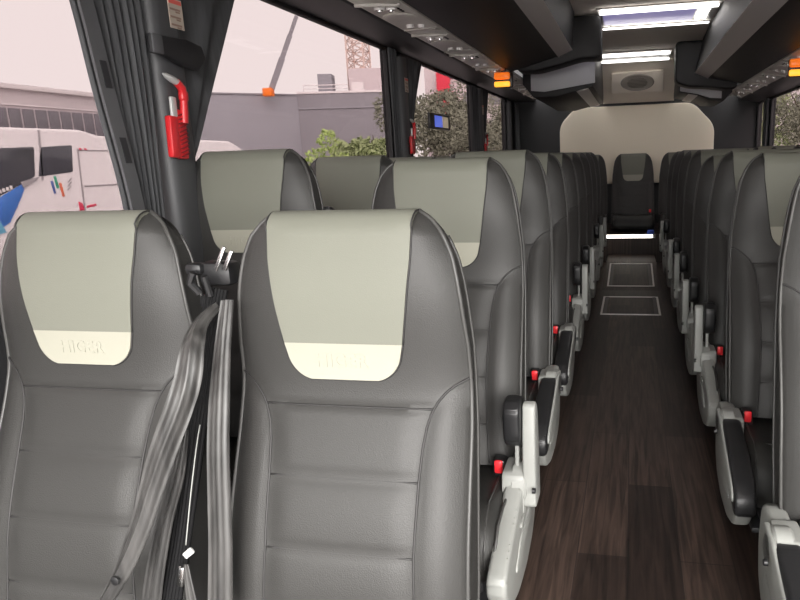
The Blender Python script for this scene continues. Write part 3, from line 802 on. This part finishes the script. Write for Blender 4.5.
# ------------------------------------------------------------------ passenger service units with lamps and nozzles
def service_unit(sg, y, lo, hi, label, group, small):
    t = thing('service_panel', label, 'service panel', (0, y, 0), group)
    P = .80
    dx, dz = hi[0]-lo[0], hi[1]-lo[1]; ln = math.hypot(dx, dz); u = Vector((dx/ln, 0, dz/ln)); nn = Vector((u.z, 0, -u.x));
    if nn.z > 0: nn = -nn
    def at(a, yy, d): p = Vector((lo[0], 0, lo[1]))+u*(a*ln)+nn*d; return Vector((p.x, yy, p.z))
    mb = MB(); vs = []
    prof = [(0, 0), (.03, .006), (.5, .004), (.9, .008), (1, 0), (1, -.03), (0, -.03)]
    ys = (-P/2+.003, P/2-.003)
    for yy in ys: vs += [at(a, yy, d) for a, d in prof]
    k = len(prof); fs = [tuple(range(k)), tuple(range(2*k-1, k-1, -1))]+[(i, (i+1) % k, k+(i+1) % k, k+i) for i in range(k)]
    mb.add(vs, fs); b = mb.build('panel', M['service'], t, smooth=30)
    mb = MB(); mb.tube([at(a, -.36+.10*a, .010) for a in (0.02, .25, .5, .75, .95)], .010, 8); mb.build('lip', M['servicelip'], t, smooth=180)
    mb = MB(); mb.tube([at(a, .30+.02*a, .008) for a in (.05, .5, .95)], .005, 8); mb.build('lip', M['servicelip'], t, smooth=180)
    # speaker / lamp bowls
    q = Vector((0, 0, 1)).rotation_difference(-nn).to_matrix().to_4x4()
    def disc(a, yy, r, h, prof2=None):
        m2 = MB(); m2.lathe([(r, 0), (r*1.0, -h*.5), (r*.85, -h), (r*.5, -h*.9)], n=20); p = at(a, yy, .004)
        m2.v = [tuple(p+(q.to_3x3() @ Vector(v))) for v in m2.v]; return m2
    disc(.5, -.02, .085, .010).build('speaker_cover', M['servicelip'] if False else M['service'], t, smooth=40)
    for (a, yy) in ((.45, -.27), (.70, -.25)):
        lm = disc(a, yy, .026, .022).build('reading_lamp', M['nozzle'], t, smooth=40)
        disc(a, yy-.0, .014, .028).build('lamp_lens', M['chrome'], lm, smooth=40)
    for (a, yy) in ((.40, .20), (.68, .22)): disc(a, yy, .020, .018).build('air_nozzle', M['nozzle'], t, smooth=40)
    m3 = MB()
    for k in range(3): p = at(.80, -.20+.03*k, .010); m3.box(p, (.012, .016, .006), .002)
    m3.build('switch_row', M['blackplastic'], t, smooth=30)
for k in range(8):
    y = 2.55+.80*k
    service_unit(-1, y, (-1.232, 1.942), (-1.036, 1.950), 'grey service panel with lamps above the left seats, number %s from the near end' % ['one', 'two', 'three', 'four', 'five', 'six', 'seven', 'eight'][k] if False else
                 'grey reading lamp panel over the left seats, %s along the row' % ['first', 'second', 'third', 'fourth', 'fifth', 'sixth', 'seventh', 'eighth'][k], 'service panels under the left rack', k > 4)
for k in range(6):
    y = 4.15+.80*k
    service_unit(1, y, (1.272, 1.842), (1.086, 1.884), 'grey reading lamp panel over the right seats, %s visible along the row' % ['first', 'second', 'third', 'fourth', 'fifth', 'sixth'][k], 'service panels under the right rack', k > 4)

# amber lamps hung below the service channel
def amber(x, y, z, label):
    t = thing('amber_marker_lamp', label, 'lamp', (x, y, z), 'amber lamps below the racks')
    mb = MB(); mb.box((0, .03, .0), (.155, .035, .125), .012); mb.box((0, .03, .075), (.04, .03, .05), .005); mb.build('housing', M['blackplastic'], t, smooth=40)
    mb = MB(); mb.box((-.01, 0, .030), (.13, .04, .055), .012); mb.build('upper_lens', M['amber'], t, smooth=40)
    mb = MB(); mb.box((-.01, 0, -.035), (.13, .04, .042), .010); mb.build('lower_lens', M['amberhot'], t, smooth=40)
amber(-1.05, 5.62, 1.868, 'glowing amber lamp hanging under the left rack')
amber(1.15, 5.16, 1.790, 'glowing amber lamp hanging under the right rack')

# ------------------------------------------------------------------ ceiling lights, vent, step light, hatches
def wide_light(y, label):
    t = thing('ceiling_light', label, 'ceiling light', (.195, y, 2.399), 'wide ceiling lights')
    mb = MB(); mb.box((0, 0, -.006), (.98, .80, .010), .004); mb.build('frame', M['servicelip'], t, smooth=30)
    for yy, w in ((-.355, .07), (.36, .035)):
        mb = MB(); mb.box((0, yy, -.034), (.94, w, .012), .004)
        st = mb.build('light_strip', M['white_light'], t, smooth=30)
        mb = MB()
        for x in (-.40, .40): mb.box((x, yy, -.018), (.03, .02, .022), .003)
        mb.build('bracket', M['servicelip'], st, smooth=30)
    mb = MB(); mb.box((-.07, -.02, -.018), (.76, .50, .014), .004); mb.build('violet_diffuser', M['violet_light'], t, smooth=30)
    mb = MB(); mb.box((.38, -.02, -.018), (.09, .50, .014), .004); mb.build('end_block', M['white_light'], t, smooth=30)
wide_light(6.2, 'wide ceiling light with violet centre between two white strips')
t = thing('ceiling_light', 'narrow white ceiling light in front of the rear bulkhead', 'ceiling light', (.025, 7.95, 2.305))
mb = MB(); mb.box((0, 0, -.006), (.78, .50, .012), .004, Matrix.Rotation(math.radians(-2.7), 4, 'X')); mb.build('frame', M['servicelip'], t, smooth=30)
mb = MB(); mb.box((0, .22, -.032), (.76, .05, .010), .003); mb.build('light_strip', M['white_light'], t, smooth=30)
mb = MB(); mb.box((0, -.18, -.020), (.74, .09, .012), .004); mb.build('light_strip', M['white_light'], t, smooth=30)

t = thing('bulkhead_vent', 'round taupe air vent set in the bulkhead over the rear panel', 'air vent', (.055, 8.585, 2.07))
R = Matrix.Rotation(math.radians(43.5), 4, 'X')
def vt(mb): mb.v = [tuple(R @ Vector(v)) for v in mb.v]; return mb
mb = MB(); mb.prism(round_poly([(-.31, -.14), (.31, -.14), (.31, .17), (-.31, .17)], .03), 'y', -.018, .012, bev=.006); vt(mb).build('plate', M['bulk'], t, smooth=30)
mb = MB(); mb.lathe([(.13, -.020), (.185, -.030), (.20, -.020), (.20, .0)], (0, 0, .02), 'y', 32); mb.v = [(x, y, .02+(z-.02)*.62) for x, y, z in mb.v]; vt(mb).build('ring', mat('taupe_vent_ring', (.33, .30, .27), .6), t, smooth=40)
mb = MB()
for k in range(7): mb.box((0, -.032, .02+(-.06+.02*k)), (.24*math.sqrt(max(.1, 1-((k-3)/4)**2)), .004, .008), .001)
vt(mb).build('grille', mat('dark_taupe_grille', (.16, .145, .13), .7), t, smooth=30)

t = thing('step_light', 'bright white light strip along the edge of the rear step', 'light', (-.01, 7.685, .308))
mb = MB(); mb.box((0, 0, 0), (.56, .022, .044), .004); mb.build('housing', M['steel'], t, smooth=30)
mb = MB(); mb.box((-.01, -.013, .0), (.52, .012, .036), .003); mb.build('light_strip', M['step_light'], t, smooth=30)
mb = MB(); mb.box((.215, 7.672, .355), (.075, .035, .048), .008); tag(mb.build('blue_tag', M['blue'], smooth=30), 'small blue tag lying at the right end of the lit rear step', 'tag')

def hatch(label, y0, y1, w, z0, z1):
    ln = math.hypot(y1-y0, z1-z0); t = thing('floor_hatch', label, 'floor hatch', (0, (y0+y1)/2, (z0+z1)/2), 'floor hatches in the aisle'); t.rotation_euler = (math.atan2(z1-z0, y1-y0), 0, 0)
    mb = MB(); mb.box((0, 0, .002), (w-.06, ln-.06, .004)); mb.build('wood_lid', M['floor'], t)
    mb = MB()
    for a in (-1, 1):
        mb.box((0, a*(ln/2-.008), .003), (w, .016, .006), .001); mb.box((a*(w/2-.008), 0, .003), (.016, ln, .006), .001)
    mb.build('metal_rim', M['hatchline'], t)
    for a in (-1, 1):
        mb = MB(); mb.box((a*(w/2-.035), 0, .003), (.026, ln-.04, .005), .001); mb.build('edge_strip', mat_edge, t)
mat_edge = mat('scuffed_edge_strip', (.10, .09, .088), .6)
hatch('nearer rectangular floor hatch with pale metal rim in the aisle', 5.13, 5.80, .47, .001, .001)
hatch('farther rectangular floor hatch on the ramp before the rear step', 6.22, 7.06, .44, .0125, .0925)
# dash monitor's reflection in the third left window, modelled as a glowing panel
t = thing('monitor_reflection', 'small reflection of a black framed monitor, half blue and half cream, in the left window', 'reflection', (-1.462, 5.09, 1.525))
mb = MB(); mb.box((0, 0, 0), (.020, .56, .115), .006); mb.build('frame', M['blackplastic'], t, smooth=30)
mb = MB(); mb.box((.011, -.06, 0), (.003, .20, .082)); mb.build('blue_half', M['reflection_blue'], t)
mb = MB(); mb.box((.011, .13, 0), (.003, .16, .082)); mb.build('cream_half', M['reflection_cream'], t)

# ------------------------------------------------------------------ outside
GZ = -1.35
mb = MB(); mb.box((-40, 60, GZ-.1), (260, 300, .2)); struct(mb.build('floor_yard', M['asphalt']), 'pale asphalt yard outside the bus')
# white coach parked alongside
t = thing('parked_coach', 'white coach with blue swoosh parked outside the nearest left window', 'coach', (-10, 0, GZ))
X0 = -10.0
def cz(z): return z-GZ
prof = round_poly([(6.2, cz(-.75)), (6.0, cz(.2)), (6.3, cz(1.2)), (6.9, cz(1.85)), (8.2, cz(1.97)), (10.9, cz(1.98)), (11.3, cz(1.88)), (15.6, cz(1.85)), (16.2, cz(1.62)), (16.3, cz(-.75))], .12, 5)
mb = MB(); mb.prism(prof, 'x', -2.5, 0, bev=.06, seg=3); mb.build('body', M['coachwhite'], t, smooth=35)
def flat(pts, name, m, d=.012, par=None):
    mb = MB(); mb.prism([(p[0], cz(p[1])) for p in pts], 'x', -.02, d, bev=.003); return mb.build(name, m, par or t, smooth=30)
flat(round_poly([(7.0, .80), (7.0, 1.50), (8.2, 1.60), (9.80, 1.665), (9.72, 1.17), (9.02, .89), (8.3, .80)], .05), 'side_window', M['coachglass'])
flat(round_poly([(9.93, 1.66), (10.60, 1.70), (10.53, 1.225), (9.80, 1.165)], .03), 'side_window', M['coachglass'])
flat([(8.2, .82), (9.0, .86), (9.55, 1.10), (9.40, .85), (9.1, .45), (8.6, .20), (8.0, .2)], 'blue_swoosh', M['coachblue'])
flat([(8.2, .55), (8.9, .55), (9.0, .30), (8.2, .2)], 'cyan_swoosh', M['cyan'], .016)
flat([(9.42, 1.09), (9.78, 1.16), (9.72, 1.10), (9.45, .99)], 'mirror_arm', M['coachgrey'], .03)
for (y, z0, z1, m) in ((10.05, .86, 1.08, 'stripeblue'), (10.13, .95, 1.16, 'stripegreen'), (10.22, .80, 1.04, 'stripeorange')): flat([(y, z0), (y+.045, z0), (y+.015, z1), (y-.03, z1)], 'colour_stripe', M[m])
for k in range(3): flat([(10.33+.02*k, .90+.07*k), (10.36+.02*k, .90+.07*k), (10.46+.02*k, .98+.07*k), (10.43+.02*k, .98+.07*k)], 'grey_dash', M['coachgrey'])
flat([(10.55, .52), (10.66, .52), (10.62, .66), (10.55, .68)], 'red_mark', M['stripered']); flat([(10.72, .56), (10.95, .58), (10.95, .62), (10.72, .60)], 'red_mark', M['stripered'])
flat([(10.64, .40), (10.67, .40), (10.74, 1.64), (10.71, 1.64)], 'panel_gap', M['coachgrey']); flat([(10.72, 1.62), (13.4, 1.60), (13.4, 1.58), (10.72, 1.60)], 'panel_gap', M['coachgrey'])
flat([(10.75, .97), (13.4, .97), (13.4, .94), (10.75, .94)], 'panel_gap', M['coachgrey']); flat([(9.85, 1.10), (9.88, 1.10), (9.98, 1.95), (9.94, 1.95)], 'panel_gap', M['coachgrey'])
for y in (10.76, 10.88): flat(round_poly([(y, 1.60), (y+.05, 1.60), (y+.05, 1.65), (y, 1.65)], .02), 'marker_light', M['stripered'])
for y in (7.9, 13.6):
    for x in (-2.36, -.12):
        mb = MB(); mb.lathe([(.30, -.13), (.50, -.12), (.50, .12), (.30, .13)], (x, y, .50), 'x', 28); mb.build('wheel', M['tyre'], t, smooth=40)
mb = MB()
for k in range(4): mb.box((.014, 9.02+.07*k, cz(.955+.018*k)), (.006, .05, .06), .002)
mb.build('white_lettering', M['coachwhite'], t)

# buildings
def P2(a, b, t): return (lerp(a[0], b[0], t), lerp(a[1], b[1], t))
def facade_box(name, label, a, b, depth, z0, z1, m, cat='building'):
    d = Vector((b[0]-a[0], b[1]-a[1])); ln = d.length; ang = math.atan2(d.y, d.x)
    t = thing(name, label, cat, (a[0], a[1], z0), None, ang)
    mb = MB(); mb.box((ln/2, depth/2, (z1-z0)/2), (ln, depth, z1-z0), .05); mb.build('walls', m, t, smooth=30)
    return t, ln, z1-z0
t, ln, hh = facade_box('warehouse', 'pale pink warehouse with strip glazing behind the white coach', (-45.5, 25), (-45.5, 54), 14, GZ, 7.35, M['facade'])
mb = MB(); mb.box((ln/2, -.1, hh+.16), (ln+.4, .5, .36), .04); mb.build('parapet', M['facade_top'], t, smooth=30)
mb = MB(); mb.box((ln/2, -.06, hh-1.15), (ln, .10, .10), .02); mb.build('ledge', M['facade_top'], t, smooth=30)
for k in range(24):
    mb = MB(); mb.box((.9+1.17*k, -.03, hh-2.45), (.98, .10, 2.1), .02); mb.build('window', M['facade_win'], t, smooth=30)
t, ln, hh = facade_box('grey_building', 'large slate grey building left of the crane boom beyond the second window', (-44.6, 56.8), (-34.2, 66.5), 12, GZ, 8.1, M['slate'])
mb = MB(); mb.box((ln/2, .1, hh+.08), (ln, .4, .18), .03); mb.build('parapet', M['slate2'], t)
mb = MB(); mb.box((ln*.62, -.08, 2.9), (5.5, .2, .5), .03); mb.build('window_band', M['facade_win'], t)
mb = MB(); mb.box((ln*.62, -.08, 3.3), (5.9, .25, .2), .03); mb.build('lintel', M['facade_top'], t)
t, ln, hh = facade_box('grey_building', 'violet grey building right of the crane boom, below the lattice tower', (-34.27, 66.34), (-24.3, 69.0), 12, GZ, 8.25, M['slate2'])
mb = MB(); mb.box((ln/2, .1, hh+.1), (ln, .4, .22), .03); mb.build('parapet', M['facade_top'], t)
mb = MB(); mb.box((ln/2, -.06, hh-1.5), (ln, .12, .10), .02); mb.build('ledge', M['slate'], t)
mb = MB(); mb.box((2.6, 3, hh+1.1), (1.5, 2.0, 2.2), .05); mb.build('roof_hut', M['slate'], t)
mb = MB(); mb.tube([(.6, .6, hh+.2), (.6, .6, hh+.9), (5.2, .6, hh+.9)], .05, 6); mb.tube([(.6, .6, hh+.55), (5.2, .6, hh+.55)], .04, 6); mb.build('roof_railing', M['facade_top'], t)
mb = MB(); mb.box((7.4, 4, hh+1.35), (4.6, 3.5, 2.7), .05); mb.build('upper_block', M['paleblock'], t)
mb = MB(); mb.box((6.2, .9, hh+.55), (1.3, .5, 1.1), .04); mb.build('roof_cabinet', M['facade_top'], t)
# crane boom
t = thing('crane_boom', 'grey telescopic crane boom leaning up from the grey building', 'crane', (-35.7, 63.6, 8.3))
A = Vector((0, 0, 0)); B = Vector((4.4, -1.6, 6.6)); D = (B-A)
mb = MB(); mb.tube([A, A+D*.45], .40, 4); mb.build('lower_section', M['crane'], t, smooth=20)
mb = MB(); mb.tube([A+D*.42, A+D*.75], .32, 4); mb.build('middle_section', M['crane'], t, smooth=20)
mb = MB(); mb.tube([A+D*.72, B], .25, 4); mb.build('upper_section', M['crane'], t, smooth=20)
mb = MB(); mb.box((0, -.4, -.05), (.95, .8, .8), .12); mb.build('amber_beacon', M['amber'], t, smooth=30, )
# lattice tower
t = thing('lattice_tower', 'pale orange lattice tower rising behind the violet grey building', 'tower', (-29.6, 72.2, 8.26))
w = .95; Ht = 6.7
mb = MB()
for sx in (-1, 1):
    for sy in (-1, 1): mb.tube([(sx*w, sy*w, 0), (sx*w, sy*w, Ht)], .10, 6)
mb.build('corner_posts', M['lattice'], t, smooth=180)
mb = MB(); k = 0
while k*.95+.95 < Ht:
    z = .95*k; s = 1 if k % 2 else -1
    for (a, b) in (((-w, -w), (w, -w)), ((-w, w), (w, w)), ((-w, -w), (-w, w)), ((w, -w), (w, w))):
        mb.tube([(a[0], a[1], z), (b[0], b[1], z)], .06, 5)
        mb.tube([(a[0], a[1], z if s > 0 else z+.95), (b[0], b[1], z+.95 if s > 0 else z)], .055, 5)
        mb.tube([(a[0], a[1], z+.95 if s > 0 else z), (b[0], b[1], z if s > 0 else z+.95)], .055, 5)
    k += 1
mb.build('lattice_bracing', M['lattice'], t, smooth=180)
# pink building with banner seen through the third window
t, ln, hh = facade_box('pink_building', 'pale pink building with a red banner seen through the third left window', (-25.2, 82), (-9, 84), 8, GZ, 13.5, M['paleblock'])
for k in range(5):
    for z in (6.4, 9.6, 12.8):
        mb = MB(); mb.box((2.6+3.2*k, -.04, z), (2.2, .12, 1.4), .03); mb.build('window', M['facade_win'], t)
mb = MB(); mb.box((-22.6, 81.2, 8.9), (1.7, .06, 5.6), .02, None); bn = mb.build('red_banner', M['banner'])
bn.name = 'red_banner'; tag(bn, 'tall red banner hung before the pale pink building', 'banner')

# trees and hedges
def foliage(mb, c, r, n, size, sq=(1, 1, 1), lump=5, rnd=random):
    cs = [(Vector((rnd.gauss(0, .42)*r*sq[0], rnd.gauss(0, .42)*r*sq[1], rnd.gauss(0, .38)*r*sq[2])), r*rnd.uniform(.35, .6)) for _ in range(lump)]
    vs = []; fs = []
    for i in range(n):
        q, rr = rnd.choice(cs); d = Vector((rnd.gauss(0, 1), rnd.gauss(0, 1), rnd.gauss(0, 1))).normalized()*rr*rnd.uniform(.65, 1.0)
        p = Vector(c)+q+Vector((d.x*sq[0], d.y*sq[1], d.z*sq[2]))
        a = Vector((rnd.gauss(0, 1), rnd.gauss(0, 1), rnd.gauss(0, 1))).normalized(); b = a.orthogonal().normalized(); s = size*rnd.uniform(.6, 1.3); o = len(vs)
        nn = a.cross(b)*s*.15
        vs += [p-a*s, p-b*s*.5+nn, p+a*s, p+b*s*.5+nn]; fs.append((o, o+1, o+2, o+3))
    mb.add(vs, fs)
def tree(x, y, h, r, label, m='leafdark', n=2600, group='trees outside the left windows', size=.16):
    t = thing('tree', label, 'tree', (x, y, GZ), group); rnd = random.Random(int(x*31+y*17))
    mb = MB(); mb.tube([(0, 0, 0), (.05, .05, h*.3), (.0, .1, h*.6), (.05, .0, h*.85)], [.16, .13, .09, .03], 8)
    for k in range(5):
        a = k*1.26; mb.tube([(0, .05, h*(.4+.06*k)), (math.cos(a)*r*.35, math.sin(a)*r*.35, h*(.55+.06*k)), (math.cos(a)*r*.6, math.sin(a)*r*.6, h*(.66+.06*k))], [.07, .05, .02], 6)
    mb.build('trunk', M['bark'], t, smooth=60)
    mb = MB(); foliage(mb, (0, 0, h*.62), r, n, size, (1, 1, 1.15), 12, rnd); mb.build('foliage', M[m], t)
tree(-14.2, 36.0, 4.4, 1.5, 'round olive tree at the far end of the second left window', 'leaf', 3000, size=.17)
tree(-13.5, 43.0, 6.6, 2.3, 'grey green tree at the near side of the third left window', 'leafdark', 3600)
tree(-13.0, 49.5, 6.9, 2.6, 'broad tree in the middle of the third left window', 'leafdark', 4200)
tree(-12.5, 55.5, 6.6, 2.5, 'grey green tree at the far side of the third left window', 'leafdark', 3600)
tree(-12.5, 64.5, 7.6, 3.0, 'tall tree at the near side of the fourth left window', 'leafdark', 4000)
tree(-12.5, 72.0, 7.6, 3.0, 'tall tree at the far side of the fourth left window', 'leafdark', 3600)
def hedge(x, y, h, r, label):
    t = thing('shrub', label, 'shrub', (x, y, GZ), 'shrubs beyond the seats'); rnd = random.Random(int(x*13+y*7))
    mb = MB()
    for k in range(6): a = k*1.05; mb.tube([(0, 0, 0), (math.cos(a)*r*.3, math.sin(a)*r*.3, h*.5), (math.cos(a)*r*.5, math.sin(a)*r*.5, h*.8)], [.05, .03, .01], 6)
    mb.build('stems', M['bark'], t, smooth=60)
    mb = MB(); foliage(mb, (0, 0, h*.62), r, 1500, .11, (1, 1, 1.0), 9, rnd); mb.build('foliage', M['leafbright'], t)
hedge(-14.0, 29.2, 2.75, 1.35, 'bright green shrub rising between the two nearest headrests'); hedge(-14.2, 26.2, 2.8, 1.25, 'bright green shrub left of the taller shrub'); hedge(-14.4, 22.6, 2.75, 1.1, 'bright green shrub above the second window seat'); hedge(-14.0, 32.1, 2.65, 1.1, 'bright green shrub right of the taller shrub')
# beyond the right windows
tree(12.6, 68, 8.4, 3.3, 'tree showing in the rearmost right window', 'leaf', 4200, 'trees outside the right windows')
tree(13.2, 57, 8.2, 3.2, 'grey green tree showing in the right window at the picture edge', 'leafdark', 4200, 'trees outside the right windows')
t, ln, hh = facade_box('pale_building', 'pale building beyond the right windows', (15, 121), (36, 118), 10, GZ, 14.5, M['facade'])
for k in range(6):
    mb = MB(); mb.box((2+3.4*k, -.05, 9.2), (2.2, .12, 2.6), .03); mb.build('window', M['facade_win'], t)

# ------------------------------------------------------------------ light
w = bpy.data.worlds.new('overcast_sky'); bpy.context.scene.world = w; w.use_nodes = True
bg = w.node_tree.nodes['Background']; bg.inputs['Color'].default_value = (1.0, .985, .955, 1); bg.inputs['Strength'].default_value = 8.5

sl = bpy.data.lights.new('hazy_sun', 'SUN'); sl.energy = 12.; sl.angle = math.radians(50); sl.color = (1, .96, .93)
so = bpy.data.objects.new('hazy_sun', sl); C.objects.link(so); so.rotation_euler = Vector((-.32, .75, -.48)).to_track_quat('-Z', 'Y').to_euler()

# ------------------------------------------------------------------ camera
f = 660.; pp = (500., 300.); vp = (632., 152.); hm = .033
def nv(v): return Vector(v).normalized()
yv = nv(((vp[0]-pp[0])/f, (pp[1]-vp[1])/f, -1)); hd = Vector((1, hm, 0)); xv = (hd-yv*hd.dot(yv)).normalized(); zv = xv.cross(yv)
cam = bpy.data.cameras.new('camera'); co = bpy.data.objects.new('camera', cam); C.objects.link(co)
cam.sensor_width = 36; cam.sensor_fit = 'HORIZONTAL'; cam.lens = f*36/800; cam.shift_x = (400-pp[0])/800; cam.clip_start = .02; cam.clip_end = 600
co.matrix_world = Matrix(((xv.x, xv.y, xv.z, 0), (yv.x, yv.y, yv.z, 0), (zv.x, zv.y, zv.z, 1.25), (0, 0, 0, 1)))
sc = bpy.context.scene; sc.camera = co
vs = sc.view_settings; vs.view_transform = 'Standard'; vs.look = 'None'; vs.gamma = 1; vs.use_curve_mapping = False; vs.exposure = 0.
